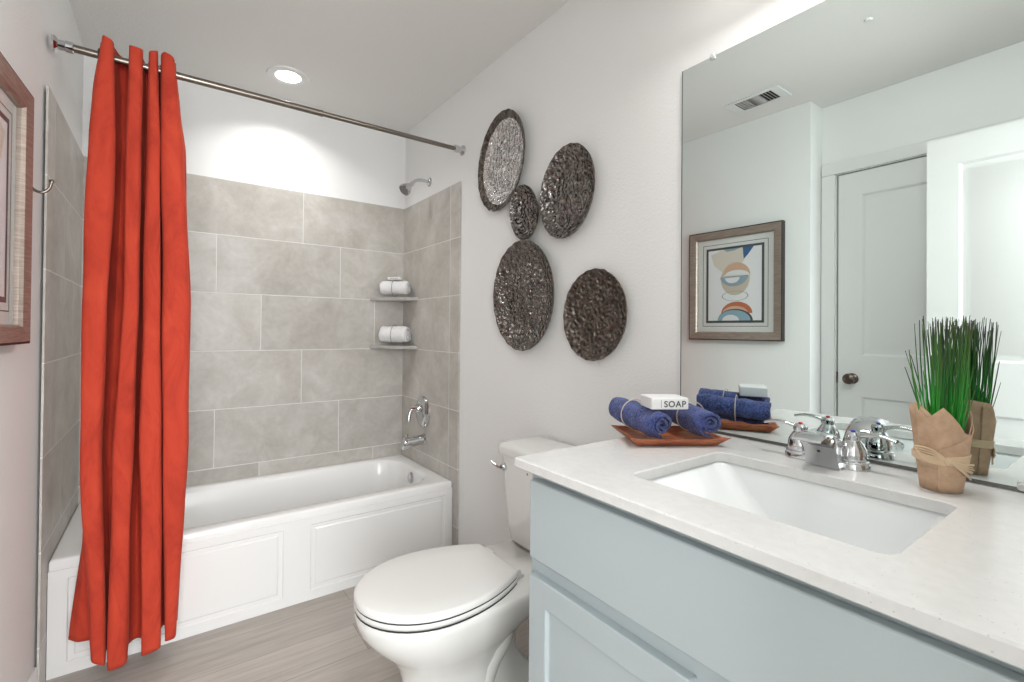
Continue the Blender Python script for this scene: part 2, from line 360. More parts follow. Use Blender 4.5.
# air register, seen in the mirror
t = thing('ceiling_vent', 'small white rectangular air vent in the ceiling, seen in the mirror', 'vent', (.185, -1.52, H))
vx, vy = .185, -1.513
fr = MB(); ox, oy = .078, .140
for a, b in (((vx-ox, vy-oy, H-.006), (vx-.058, vy+oy, H)), ((vx+.058, vy-oy, H-.006), (vx+ox, vy+oy, H)), ((vx-.058, vy-oy, H-.006), (vx+.058, vy-.096, H)), ((vx-.058, vy+.096, H-.006), (vx+.058, vy+oy, H))): fr.box(a, b)
fr.build('frame', M_WHITE, t, bevel=.002)
MB().box((vx-.058, vy-.096, H-.0015), (vx+.058, vy+.096, H)).build('duct_opening', M_BLACK, t)
lv = MB()
for k in range(9):
    x = vx-.052+.013*k; lv.add([(x, vy-.032, H-.0065), (x, vy+.032, H-.0065), (x+.006, vy+.032, H-.0015), (x+.006, vy-.032, H-.0015)], [(0, 1, 2, 3)])
for sgn in (-1, 1):
    for k in range(4):
        y = vy+sgn*(.040+.0155*k); lv.add([(vx-.056, y, H-.0065), (vx+.056, y, H-.0065), (vx+.056, y-sgn*.009, H-.0015), (vx-.056, y-sgn*.009, H-.0015)], [(0, 1, 2, 3)])
lv.build('louvers', mat('vent_louver', (.45, .44, .43), .5), t, solid=.0008)
tag(MB().lathe([(.0005, -.006), (.011, -.006), (.014, -.002), (.014, 0)], (.49, -2.10, H), 'z', 24, True, False).build('fitting', M_WHITE), 'tiny round white sprinkler disc on the ceiling, seen near the top of the mirror', 'fitting')  # small ceiling disc of unidentified purpose

# ------------------------------------------------------------------ bathtub
t = thing('bathtub', 'white alcove bathtub with a panelled apron between grey tiled walls', 'bathtub', (.76, -.32, 0))
TX0, TX1, TY0, TZ = .0012, W-TT-.001, -.645, .386
lo = [rr(TX0, TX1, TY0, -.001, .006, .05), rr(TX0, TX1, TY0, -.001, .006, .355), rr(TX0, TX1, TY0, -.001, .006, TZ-.008), rr(TX0+.003, TX1-.003, TY0+.004, -.003, .008, TZ-.002), rr(TX0+.010, TX1-.008, TY0+.012, -.006, .010, TZ),
      rr(.085, 1.452, -.585, -.052, .15, TZ), rr(.093, 1.445, -.578, -.058, .148, TZ-.004), rr(.105, 1.438, -.568, -.067, .142, TZ-.02), rr(.15, 1.43, -.557, -.08, .14, .30), rr(.22, 1.415, -.545, -.095, .135, .20), rr(.29, 1.395, -.53, -.112, .13, .11), rr(.32, 1.35, -.50, -.14, .11, .072), rr(.40, 1.28, -.44, -.2, .10, .064)]
MB().loft(lo, False, True).build('basin', M_ACR, t, angle=50)
panel_slab((TX0, -.650, 0), (1, 0, 0), (0, 0, 1), TX1-TX0, .352, .02, [(.048, .716, .040, .322), (.822, 1.474, .040, .322)], [(0, 0), (.004, -.0055), (.018, -.0055), (.024, -.001)]).build('apron', M_ACR, t, angle=20)
MB().lathe([(.030, 0), (.030, .005), (.026, .009), (.010, .011), (.001, .011)], (1.4325, -.325, .335), (-1, 0, .1), 28).build('overflow_plate', M_CHROME, t)
MB().lathe([(.026, 0), (.026, .004), (.018, .004), (.002, .007)], (1.24, -.32, .064), 'z', 24).build('drain', M_CHROME, t)
# shower fittings on the right tiled wall
XT = W-TT
t = thing('wall_shower', 'small chrome shower head on a bent arm above the tiles', 'shower head', (W, -.335, 2.005))
MB().lathe([(.026, 0), (.026, .003), (.020, .010), (.010, .013)], (W, -.335, 2.005), '-x', 28).build('flange', M_CHROME, t)
arm = catmull([(W-.005, -.335, 2.005), (W-.05, -.337, 2.006), (W-.09, -.343, 1.995), (W-.115, -.350, 1.972)], 6)
MB().tube(arm, .0095, 12).build('shower_arm', M_CHROME, t)
dr = Vector((-.72, -.12, -.68)).normalized()
hd = MB().lathe([(.011, -.005), (.014, .008), (.013, .016), (.016, .022), (.030, .050), (.034, .062), (.034, .070), (.030, .073)], Vector((W-.115, -.350, 1.972)), dr, 32, True, False); hd.build('spray_head', M_CHROME, t)
MB().lathe([(.030, .072), (.001, .0715)], Vector((W-.115, -.350, 1.972)), dr, 32, False, True).build('spray_face', mat('nozzle_grey', (.16, .16, .16), .5), t)
t = thing('shower_valve', 'chrome oval shower valve with a curved lever above the tub spout', 'valve', (XT, -.305, .70))
VZ = .068
def oval(cx, cy, cz, ry, rz, x): return [Vector((x, cy+ry*math.cos(2*PI*j/36), cz+rz*math.sin(2*PI*j/36))) for j in range(36)]
MB().loft([oval(0, -.305, .625+VZ, .082, .090, XT), oval(0, -.305, .625+VZ, .082, .090, XT-.005), oval(0, -.305, .625+VZ, .070, .080, XT-.018), oval(0, -.305, .625+VZ, .035, .045, XT-.026)], True, True).build('escutcheon', M_CHROME, t)
MB().lathe([(.027, .010), (.026, .030), (.022, .045), (.015, .055), (.004, .058)], (XT, -.305, .645+VZ), '-x', 28).build('hub', M_CHROME, t)
lev = catmull([(XT-.045, -.305, .648+VZ), (XT-.066, -.288, .642+VZ), (XT-.082, -.292, .616+VZ), (XT-.088, -.297, .572+VZ)], 6)
MB().tube(lev, [.017-.007*k/(len(lev)-1) for k in range(len(lev))], 12).build('lever', M_CHROME, t)
t = thing('tub_spout', 'chrome tub filler spout just above the bathtub rim', 'faucet', (XT, -.305, .528))
sl = []
for k, (x, r1, r2, z) in enumerate(((0, .034, .034, .536), (.006, .034, .034, .536), (.012, .027, .028, .536), (.05, .026, .028, .534), (.09, .025, .028, .530), (.118, .025, .031, .524), (.130, .023, .028, .521), (.134, .014, .019, .519))):
    sl.append([Vector((XT-x, -.315+r1*math.cos(2*PI*j/24), z+r2*math.sin(2*PI*j/24))) for j in range(24)])
MB().loft(sl).build('spout_body', M_CHROME, t)
MB().lathe([(.005, 0), (.005, .012), (.008, .014), (.008, .022), (.003, .025)], (XT-.105, -.315, .553), 'z', 16).build('diverter_knob', M_CHROME, t)

# ------------------------------------------------------------------ corner shelves, white towels
def shelf(z, label):
    a = .213; P = [(XT, 0), (XT-a, 0)]
    P += [(XT-a+.0+(a)*k/10-.018*math.sin(PI*k/10)*.7, -a*k/10-.018*math.sin(PI*k/10)*.7) for k in range(1, 10)] + [(XT, -a)]
    o = MB().loft([[Vector((x, y, z-.020)) for x, y in P], [Vector((x, y, z)) for x, y in P]]).build('corner_shelf', M_SHELF, bevel=.003)
    return tag(o, label, 'shelf', 'stone corner shelves in the shower')
shelf(1.353, 'upper grey stone corner shelf holding a rolled towel topped with soap')
shelf(1.066, 'lower grey stone corner shelf holding a plain rolled white towel')
def roll_mesh(c, axis, L, R, turns=3.2, th=.010, seed=0, amp=.003, flat=.93, r0=.008, a_end=0.):
    """a towel rolled into a spiral; c = centre, axis = horizontal direction"""
    c = Vector(c); ax = Vector(axis).normalized(); e2 = Vector((0, 0, 1)); e1 = ax.cross(e2).normalized(); e2 = e1.cross(ax)
    n = int(turns*28); m_ = 18; outer = []; inner = []
    for i in range(m_+1):
        s = i/m_; a_ = (s-.5)*L; lo = []; li = []
        for j in range(n+1):
            q = j/n; ang = -PI/2+a_end-2*PI*turns*(1-q); r = r0+(R-r0)*q
            end = 1-.10*max(0, abs(s-.5)*2-.86)/.14
            for L_, rad in ((lo, r), (li, max(r-th*.78, .002))):
                d = e1*math.cos(ang)+e2*math.sin(ang)*flat; p = c+ax*(a_*(1+.05*math.sin(j*.31+seed)*.5))+d*rad*end
                nv = noise.noise_vector(p*38+Vector((seed, 0, 0))); p = p+d*nv.x*amp*(.4+q)+ax*nv.y*amp*.8
                L_.append(p)
        outer.append(lo); inner.append(li)
    mb = MB(); mb.loft([o_+i_[::-1] for o_, i_ in zip(outer, inner)], True, True, True); return mb
def ring(c, axis, R, r, flat=.93, n=40):
    c = Vector(c); ax = Vector(axis).normalized(); e2 = Vector((0, 0, 1)); e1 = ax.cross(e2).normalized()
    return MB().tube([c+e1*R*math.cos(2*PI*k/n)+e2*R*flat*math.sin(2*PI*k/n) for k in range(n)], r, 8, True)
sa = Vector((.71, -.70, 0)).normalized()
for z, R, label, sd in ((1.353, .054, 'rolled white towel with a soap bar on top on the upper shower shelf', 1), (1.066, .0635, 'plain rolled white towel on the lower shower shelf', 5)):
    c = Vector((XT-.096, -.100, z+R*.93+.0035)); t = thing('rolled_towel', label, 'towel', (c.x, c.y, z), 'white towels rolled on the shower shelves')
    roll_mesh(c, sa, .165, R, 2.6, .015, sd, .003, a_end=-.9).build('towel_roll', M_TOWEL, t, angle=80)
    ring(c, sa, R+.001, .002).build('twine', mat('grey_twine', (.35, .33, .31), .9), t)
t = thing('soap_bar', 'small white wrapped soap bar lying on the white towel on the upper shelf', 'soap', (XT-.098, -.102, 1.353+.104))
sb = MB().box((-.038, -.022, 0), (.038, .022, .016)); Mz = Matrix.Translation((XT-.098, -.102, 1.353+.1040)) @ Matrix.Rotation(math.atan2(sa.y, sa.x), 4, 'Z')
sb.xf(Mz).build('wrapper', M_WHITE, t, bevel=.004)
mk = MB()
for k in range(5): mk.box((-.024+.0105*k, -.0224, .006), (-.017+.0105*k, -.0218, .011))
mk.xf(Mz).build('print', mat('grey_ink', (.2, .2, .2), .6), t)

# ------------------------------------------------------------------ curtain rod and curtain
RY, RZ = -.709, 2.072
t = thing('curtain_rod', 'brushed metal tension curtain rod spanning the tub alcove', 'curtain rod', (.76, RY, RZ))
MB().lathe([(.0125, 0), (.0125, .80)], (.03, RY, RZ), 'x', 20).build('outer_tube', M_NICKEL, t)
MB().lathe([(.0105, 0), (.0105, .70)], (.80, RY, RZ), 'x', 20).build('inner_tube', M_NICKEL, t)
MB().lathe([(.0135, 0), (.0135, .012)], (.825, RY, RZ), 'x', 20).build('joint_collar', M_NICKEL, t)
fp = [(.026, 0), (.026, .005), (.021, .010), (.016, .014), (.0155, .030), (.018, .032), (.018, .050), (.0145, .052)]
MB().lathe(fp, (0.0, RY, RZ), 'x', 28).build('end_flange', M_CHROME, t); MB().lathe(fp, (W, RY, RZ), '-x', 28).build('end_flange', M_CHROME, t)
lobes = {2.125: [(.125, .153), (.195, .231), (.249, .273), (.283, .320)], 1.95: [(.106, .160), (.194, .232), (.248, .278), (.284, .336)], 1.8: [(.096, .166), (.194, .232), (.248, .283), (.287, .352)],
         1.25: [(.089, .152), (.192, .233), (.244, .292), (.296, .375)], .75: [(.090, .140), (.172, .222), (.242, .299), (.304, .375)], .2: [(.118, .160), (.165, .217), (.254, .306), (.316, .353)], .03: [(.128, .162), (.166, .216), (.256, .306), (.318, .348)]}
ZK = sorted(lobes, reverse=True)
def plan(z):
    for a, b in zip(ZK, ZK[1:]):
        if z >= b or b == ZK[-1]:
            q = min(1, max(0, (a-z)/(a-b))); q = q*q*(3-2*q)*.35+q*.65
            L = [[u0+(u1-u0)*q for u0, u1 in zip(p0, p1)] for p0, p1 in zip(lobes[a], lobes[b])]; break
    yb = -.664 + .022*min(1, max(0, (z-.42)/.3)); P = []; tq = min(1, max(0, (2.125-z)/.5)); yf = -.752-.036*tq-.008*(1-z/2.1)
    low = max(0, (.75-z)/.72); low = low*low
    fl = max(0, (.55-z)/.5)
    P += [(L[0][0]-.002-.072*fl, -.690), (L[0][0]-.004-.042*fl, -.712)]
    for k, (xl, xr) in enumerate(L):
        w = xr-xl
        P += [(xl+.16*w, -.718), (xl+.02*w, yf+.018), (xl+.20*w, yf), (xr-.20*w, yf), (xr-.02*w, yf+.020), (xr-.20*w, -.718)]
        if k < 3:
            nx = L[k+1][0]; g = nx-xr; mx = (xr+nx)/2; hw = max(g*.5, .006)*.8
            P += [(mx-hw, yb-.012), (mx, yb), (mx+hw, yb-.012)]
    P += [(L[3][1]+.004, -.690), (L[3][1]-.006, -.672)]
    return catmull([(x, y, 0) for x, y in P], 8)
nz = 170; SV = [.05*k/36 for k in range(36)]+[.05+.95*k/134 for k in range(135)]; rows = []
npl = len(plan(1.0)); nseg = (npl-1)
def zbot(q): # hem height along the cloth
    pts = [(0, .135), (.07, .12), (.14, .07), (.22, .075), (.36, .048), (.46, .06), (.58, .060), (.68, .075), (.85, .088), (1, .10)]
    for (a, za), (b, zb) in zip(pts, pts[1:]):
        if q <= b: return za+(zb-za)*(q-a)/(b-a)
    return pts[-1][1]
for i in range(nz+1):
    row = []
    for j in range(npl):
        q = j/(npl-1); zt_ = 2.124-.012*abs(math.sin(q*29)); z = zt_+(zbot(q)-zt_)*SV[i]
        row.append((z, j))
    rows.append(row)
cache = {}
def plan_at(z, j):
    k = round(z, 3)
    if k not in cache: cache[k] = plan(k)
    return cache[k][j]
cv = []
for row in rows:
    lp = []
    for z, j in row:
        p = plan_at(z, j); wob = noise.noise(Vector((j*.09, z*3.1, 0)))*.0045*min(1, (2.125-z)*3+.1)
        lp.append(Vector((p.x+wob, min(p.y+wob*.7, -.658 if z < .45 else -.63), z)))
    cv.append(lp)
cur = thing('shower_curtain', 'red-orange velvet shower curtain gathered in deep folds at the left', 'curtain', (.22, RY, .05))
fab = MB().loft(cv, False, False, False)
fab.f = [f for f in fab.f if min((fab.v[i].y-RY)**2+(fab.v[i].z-RZ)**2 for i in f) > .0150**2]; fab.mi = [0]*len(fab.f)
fab.build('fabric', M_VELVET, cur, solid=.0035, angle=80)
pl = plan(RZ); gx = []
for a, b in zip(pl, pl[1:]):
    if (a.y-RY)*(b.y-RY) < 0: gx.append(a.x+(b.x-a.x)*(RY-a.y)/(b.y-a.y))
for x in gx:
    MB().tube([(x, RY+.0185*math.cos(2*PI*k/28), RZ+.0185*math.sin(2*PI*k/28)) for k in range(28)], .0035, 8, True).build('grommet', M_BRONZE, cur)
# robe hook
t = thing('robe_hook', 'small bronze robe hook on the left wall beside the tiles', 'hook', (-.02, -.90, 1.57))
MB().loft([oval(0, -.900, 1.578, .011, .026, -.0205), oval(0, -.900, 1.578, .011, .026, -.0175), oval(0, -.900, 1.578, .007, .021, -.0145)]).build('back_plate', M_NICKEL, t)
hk = catmull([(-0.0160, -.900, 1.574), (-0.0080, -.900, 1.556), (0.0100, -.900, 1.548), (0.0260, -.900, 1.560), (0.0320, -.900, 1.582)], 6)
MB().tube(hk, .0042, 10).lathe([(.001, -.006), (.006, -.004), (.0065, 0), (.005, .004), (.001, .006)], (0.0320, -.900, 1.584), 'z', 14).build('hook_arm', M_NICKEL, t)

# ------------------------------------------------------------------ wall plates
def plate(c, a, b, ang, M_, label, seed, tilt=(0, 0), depth=.032, rim_m=None):
    """oval hammered dish on the right wall; c = (y, z), ang from vertical toward -y"""
    t = thing('wall_plate', label, 'wall decoration', (W, c[0], c[1]), 'hammered metal plates on the wall')
    nr, na = 34, 150; ca, sa_ = math.cos(ang), math.sin(ang)
    def P(r, th, x):
        u, v = a*r*math.cos(th), b*r*math.sin(th)      # u along the major axis, v minor
        y = -sa_*u - ca*v; z = ca*u - sa_*v; return y, z, x
    front = []; 
    for i in range(nr+1):
        r = .002+(1-.002)*i/nr; lp = []
        for j in range(na):
            th = 2*PI*j/na; rim = 1+.012*noise.noise(Vector((th*4.5, seed, 0)))+.006*math.sin(th*23+seed) if i == nr else 1
            e_ = min(1, max(0, (r-.60)/.40)); x = .008 + depth*(.06*r*r+.94*e_**1.35); y, z, _ = P(r*rim, th, 0)
            q = Vector((0, y, z))*80+Vector((seed*3.7, 0, 0)); d = noise.voronoi(q)[0]
            x += (d[0]-.4)*.0052*(1 if i < nr else .4)
            x += tilt[0]*y/.2+tilt[1]*z/.2
            lp.append(Vector((W-x, c[0]+y, c[1]+z)))
        front.append(lp)
    back = []
    for r, x0 in ((.985, .008+depth-.006), (.80, .004+depth*.42), (.60, .0025), (.3, .002)):
        lp = []
        for j in range(na):
            th = 2*PI*j/na; y, z, _ = P(r, th, 0); lp.append(Vector((W-max(.001, x0-.001+(tilt[0]*y/.2+tilt[1]*z/.2)), c[0]+y, c[1]+z)))
        back.append(lp)
    ks = int(nr*.88)
    MB().loft(front[:ks+1], True, False).build('dish', M_, t, angle=80)
    MB().loft(front[ks:], False, False).build('rim', rim_m or M_, t, angle=80)
    MB().loft([front[-1]]+back, False, True).build('rim_edge', M_RIMS, t, angle=60)
plate((-1.092, 1.898), .214, .178, .30, M_SILVER, 'tilted silver hammered oval plate at the top left of the wall group', 1, (-.004, .004), rim_m=M_BROWN)
plate((-1.514, 1.668), .170, .143, .17, M_PEWTER, 'dark oval hammered plate at the upper right of the wall group', 2)
plate((-1.263, 1.642), .117, .088, -.30, M_PEWTER, 'smallest oval hammered plate in the middle of the wall group', 3)
plate((-1.254, 1.305), .226, .200, -.10, M_PEWTER, 'largest oval hammered plate at the lower left of the wall group', 4)
plate((-1.643, 1.217), .158, .146, .22, M_BROWN, 'brown speckled hammered plate at the lower right nearest the mirror', 5, depth=.02)

# ------------------------------------------------------------------ framed picture on the left wall
FY0, FY1, FZ0, FZ1 = -1.553, -1.0, 1.115, 1.781
t = thing('framed_picture', 'bronze framed abstract print on the left wall, reflected in the mirror', 'picture', (0, (FY0+FY1)/2, FZ0))
def rect(y0, y1, z0, z1, x): return [Vector((x, y0, z0)), Vector((x, y1, z0)), Vector((x, y1, z1)), Vector((x, y0, z1))]
def inset(k, x): return rect(FY0+k, FY1-k, FZ0+k, FZ1-k, x)
MB().loft([inset(.006, .036), inset(.044, .030), inset(.050, .022), inset(.050, .012)], False, False).build('frame', M_FRAME, t, flat=True)
MB().loft([inset(.050, .001), inset(0, .001), inset(0, .034), inset(.006, .036)], False, False).build('frame_side', M_FSIDE, t, flat=True)
MB().box((.004, FY0+.048, FZ0+.048), (.012, FY1-.048, FZ1-.048)).build('mat_board', mat('mat_board', (.74, .75, .72), .8), t)
M_INK = mat('charcoal_ink', (.07, .08, .085), .6)
def border(k0, k1, x): return MB().loft([inset(k0, x), inset(k1, x)], False, False)
border(.082, .085, .0126).build('mat_line', M_INK, t, flat=True); border(.104, .118, .0128).build('mat_band', M_INK, t, flat=True)
ay0, ay1, az0, az1 = FY0+.118, FY1-.118, FZ0+.118, FZ1-.118
art = MB(); art_m = [mat('art_paper', (.82, .83, .84), .8), mat('art_tan', (.70, .65, .57), .8), mat('art_peach', (.66, .43, .30), .8), mat('art_white', (.78, .79, .79), .8), mat('art_bluegrey', (.30, .40, .47), .8), mat('art_blue', (.05, .14, .30), .8), mat('art_sand', (.60, .53, .43), .8), mat('art_orange', (.52, .17, .08), .8), mat('art_teal', (.28, .44, .52), .8), M_INK]
def A(u, v, lay): return Vector((.0128+.00025*lay, ay1+(ay0-ay1)*u, az1+(az0-az1)*v))
art.add([A(0, 0, 0), A(1, 0, 0), A(1, 1, 0), A(0, 1, 0)], [(0, 1, 2, 3)], 0)
def shape(pts, lay, mi): art.add([A(u, v, lay) for u, v in pts], [tuple(range(len(pts)))], mi)
def arc(cu, cv_, ru, rv, a0, a1, n=24): return [(cu+ru*math.cos(a0+(a1-a0)*k/n), cv_+rv*math.sin(a0+(a1-a0)*k/n)) for k in range(n+1)]
shape([(.05, .06), (.25, .01), (.68, .0), (.70, .16), (.62, .24), (.30, .33), (.12, .22)], 1, 1)
shape([(.30, .0), (.62, .0), (.5, .03), (.36, .035)], 2, 4)
shape([(.66, 0), (.86, 0), (.76, .10), (.68, .16)], 2, 5)
shape(arc(.52, .42, .27, .23, 0, 2*PI, 40), 2, 6)
shape(arc(.55, .38, .25, .18, PI, 2*PI), 3, 2)
shape(arc(.55, .40, .25, .10, PI, 2*PI)+arc(.55, .38, .25, .05, 0, PI), 4, 3)
shape(arc(.50, .385, .26, .14, 0, PI)+[(.3, .40)], 5, 4)
shape(arc(.47, .40, .14, .08, 0, PI), 6, 3)
for k in range(24):
    a0, a1 = 2*PI*k/24, 2*PI*(k+1)/24; p = lambda a, s: (.52+.25*s*math.cos(a), .66+.07*s*math.sin(a))
    art.add([A(*p(a0, 1), 7), A(*p(a1, 1), 7), A(*p(a1, .93), 7), A(*p(a0, .93), 7)], [(0, 1, 2, 3)], 4)
shape(arc(.55, .90, .29, .16, PI, 2*PI), 3, 7)
shape(arc(.52, .90, .24, .10, PI, 2*PI), 4, 2)
shape(arc(.52, 1.0, .33, .16, PI, 2*PI), 5, 9)
shape(arc(.50, 1.0, .31, .145, PI, 2*PI), 6, 8)
shape(arc(.44, 1.0, .16, .08, PI, 2*PI), 7, 3)
art.build('art_print', art_m, t, flat=True)
MB().box((.0175, FY0+.0495, FZ0+.0495), (.0195, FY1-.0495, FZ1-.0495)).build('glass', M_GLASS, t)
t.location.x = lwx((FY0+FY1)/2)+.001; t.rotation_euler.z = -math.atan(LWS)

# ------------------------------------------------------------------ mirror
MY0, MY1, MZ0, MZ1 = -2.80, -1.97, .8945, 1.915
t = thing('wall_mirror', 'large frameless rectangular wall mirror above the white countertop', 'mirror', (W, -2.38, MZ0))
mm_ = MB().box((W-.0055, MY0, MZ0), (W-.0005, MY1, MZ1)); mm_.mi = [1 if k != 5 else 0 for k in range(6)]; mm_.build('mirror_glass', [M_MIRROR, mat('glass_edge', (.10, .14, .13), .3)], t)
tag_e = MB().box((W-.0058, MY1-.0015, MZ0), (W-.0005, MY1+.0012, MZ1)).build('polished_edge', MATS['glass_edge'], t)
MB().box((W-.0065, MY0, MZ0-.004), (W-.0005, MY1, MZ0+.0025)).build('bottom_channel', mat('channel_metal', (.16, .16, .15), .35, 1), t)
def clip(y, z, s):
    MB().lathe([(.007, 0), (.007, .004), (.005, .006), (.001, .006)], (W-.006, y, z), '-x', 16).box((W-.010, y-.007, z-.009 if s > 0 else z-.002), (W-.0055, y+.007, z+.002 if s > 0 else z+.009)).build('mirror_clip', mat('clear_clip', (.62, .63, .62), .15), t)
clip(-2.064, MZ1, 1); clip(-2.64, MZ0+.004, -1)
# added vanity light, out of view above the mirror, to help light the room
t = thing('added_vanity_light', 'added three-globe vanity light bar above the mirror, out of view', 'added wall lamp', (W, -2.39, 2.22))
MB().box((W-.03, -2.69, 2.23), (W-.001, -2.09, 2.30)).build('back_bar', M_NICKEL, t, bevel=.006)
for yy in (-2.17, -2.39, -2.61):
    MB().tube(catmull([(W-.03, yy, 2.265), (W-.09, yy, 2.272), (W-.124, yy, 2.26)], 5), .008, 10).build('lamp_arm', M_NICKEL, t)
    MB().lathe([(.028, .075), (.040, .060), (.052, .02), (.056, -.03)], (1.40, yy, 2.19), 'z', 28, True, False).build('glass_shade', M_SHADE, t, solid=.003)

# ------------------------------------------------------------------ vanity
VX, VY0, VY1 = .967, -2.80, -1.978; CZ0, CZ1 = .868, .889; CB = CZ0-.0006
t = thing('vanity_cabinet', 'pale grey-blue vanity cabinet with shaker doors below the white countertop', 'cabinet', (1.25, -2.39, 0))
MB().box((VX+.02, VY0, .10), (1.520, VY0+.016, CB)).box((VX+.02, VY1-.016, .10), (1.520, VY1, CB)).box((1.508, VY0, .10), (1.520, VY1, CB)).box((VX+.02, VY0, .10), (1.520, VY1, .116)).build('carcass', M_VAN, t)
ff = MB().box((VX, VY1-.038, .10), (VX+.02, VY1, CB)).box((VX, VY0, .10), (VX+.02, VY0+.038, CB)).box((VX, VY0+.038, .815), (VX+.02, VY1-.038, CB)).box((VX, VY0+.038, .628), (VX+.02, VY1-.038, .70)).box((VX, -2.415, .14), (VX+.02, -2.363, .628)).box((VX, VY0+.038, .10), (VX+.02, VY1-.038, .14))
ff.build('face_frame', M_VAN, t, bevel=.0015)
MB().box((VX+.07, VY0+.01, 0), (VX+.085, VY1-.005, .105)).build('toe_kick', M_VAN, t)
FX = .947
MB().box((FX, -2.785, .680), (VX-.0005, -1.995, .845)).build('drawer_front', M_VAN, t, bevel=.003)
def vdoor(y_hi, y_lo):
    return panel_slab((FX, y_hi, .118), (0, -1, 0), (0, 0, 1), y_hi-y_lo, .645-.118, VX-FX-.0005, [(.053, y_hi-y_lo-.053, .053, .645-.118-.053)], [(0, 0), (.002, -.0095)]).build('door', M_VAN, t, bevel=.0025)
vdoor(-1.995, -2.375); vdoor(-2.405, -2.785)
# countertop with sink cut-out
CX0, CX1, CY0, CY1 = .924, W-.0008, -2.815, -1.970
SX0, SX1, SY0, SY1 = 1.035, 1.346, -2.592, -2.190
hole = rr(SX0, SX1, SY0, SY1, .022, CZ1, 6); cx, cy = (SX0+SX1)/2, (SY0+SY1)/2
def outer_pt(p):
    return None
def rect_loop(z, g=0):
    """one point on the outer rectangle for each point of the hole loop, with the corners hit exactly"""
    out = []; n = 6
    cs = [(CX1-g, CY1-g), (CX0+g, CY1-g), (CX0+g, CY0+g), (CX1-g, CY0+g)]
    for k in range(4):
        for i in range(n+1): 
            p = hole[k*(n+1)+i]; c = cs[k]; q = i/n*2-1
            # slide from the side towards the corner and out along the next side
            sx, sy = ((0, -1), (1, 0), (0, 1), (-1, 0))[k]; ex, ey = ((-1, 0), (0, -1), (1, 0), (0, 1))[k]
            if q < 0: out.append(Vector((c[0]+sx*.03*-q, c[1]+sy*.03*-q, z)))
            else: out.append(Vector((c[0]+ex*.03*q, c[1]+ey*.03*q, z)))
    return out
def hl(z, g=0): return rr(SX0-g, SX1+g, SY0-g, SY1+g, .022+g, z, 6)
CH = CZ1-.0205
ct = MB().loft([hl(CH), hl(CZ1-.002), hl(CZ1, .002), rect_loop(CZ1, .003), rect_loop(CZ1-.003), rect_loop(CZ0+.002), rect_loop(CZ0, .002), rect_loop(CZ0, .022), rect_loop(CH, .024), hl(CH, .06), hl(CH)], False, False)
tag(ct.build('countertop', M_QUARTZ, angle=30), 'white speckled quartz countertop with a rectangular sink opening', 'countertop')
# undermount sink
t = thing('sink', 'white rectangular undermount sink set in the quartz countertop', 'sink', (cx, cy, .72))
zt = CH-.0006
sk = [rr(SX0-.022, SX1+.022, SY0-.022, SY1+.022, .03, zt-.012, 8), rr(SX0-.022, SX1+.022, SY0-.022, SY1+.022, .03, zt, 8), rr(SX0-.004, SX1+.004, SY0-.004, SY1+.004, .03, zt, 8), rr(SX0, SX1, SY0, SY1, .034, zt-.008, 8),
      rr(SX0+.006, SX1-.005, SY0+.010, SY1-.045, .03, zt-.05, 8), rr(SX0+.014, SX1-.011, SY0+.022, SY1-.095, .03, zt-.098, 8), rr(SX0+.026, SX1-.024, SY0+.04, SY1-.125, .03, zt-.118, 8), rr(SX0+.075, SX1-.07, SY0+.10, SY1-.17, .03, zt-.126, 8)]
MB().loft(sk, False, True).build('basin', M_SINK, t, angle=60)
MB().lathe([(.022, -.001), (.022, .003), (.015, .003), (.012, .006), (.001, .007)], (cx+.02, cy-.01, zt-.126), 'z', 24).build('drain', M_CHROME, t)
MB().lathe([(.0125, 0), (.0125, .004), (.008, .005), (.007, .002), (.0005, .002)], (SX0+.0015, -2.342, .846), (1, 0, .1), 24).build('overflow_ring', M_CHROME, t)
# faucet
fy = -2.366; fx = 1.447
t = thing('sink_faucet', 'chrome two-handle faucet with a wide low spout behind the sink', 'faucet', (fx, fy, CZ1))
bp = [rr(fx-.028, fx+.028, fy-.078, fy+.078, .027, CZ1+.0004, 8), rr(fx-.028, fx+.028, fy-.078, fy+.078, .027, CZ1+.010, 8), rr(fx-.024, fx+.024, fy-.074, fy+.074, .023, CZ1+.015, 8)]
MB().loft(bp).build('base_plate', M_CHROME, t, angle=50)
for sgn, mt_ in ((1, M_RED), (-1, M_BLUE)):
    hy = fy+sgn*.049
    h = MB().lathe([(.0275, .010), (.0275, .016), (.0240, .018), (.0245, .028), (.0225, .040), (.017, .051), (.0125, .057), (.0135, .060), (.0135, .068), (.010, .073), (.001, .075)], (fx, hy, CZ1), 'z', 32).build('handle', M_CHROME, t, angle=30)
    lv = catmull([(fx, hy+sgn*.008, CZ1+.066), (fx-.001, hy+sgn*.030, CZ1+.071), (fx-.002, hy+sgn*.050, CZ1+.072), (fx-.003, hy+sgn*.072, CZ1+.067)], 5)
    lo = []
    for k, p in enumerate(lv):
        q = k/(len(lv)-1); wv, hv = .0065+.003*q, .0052-.0018*q; lo.append([p+Vector((wv*math.cos(2*PI*j/14), 0, hv*math.sin(2*PI*j/14))) for j in range(14)])
    MB().loft(lo).build('lever', M_CHROME, h)
    MB().lathe([(.0045, .0735), (.004, .0765), (.001, .0772)], (fx, hy, CZ1), 'z', 18).build('index_button', mt_, h)
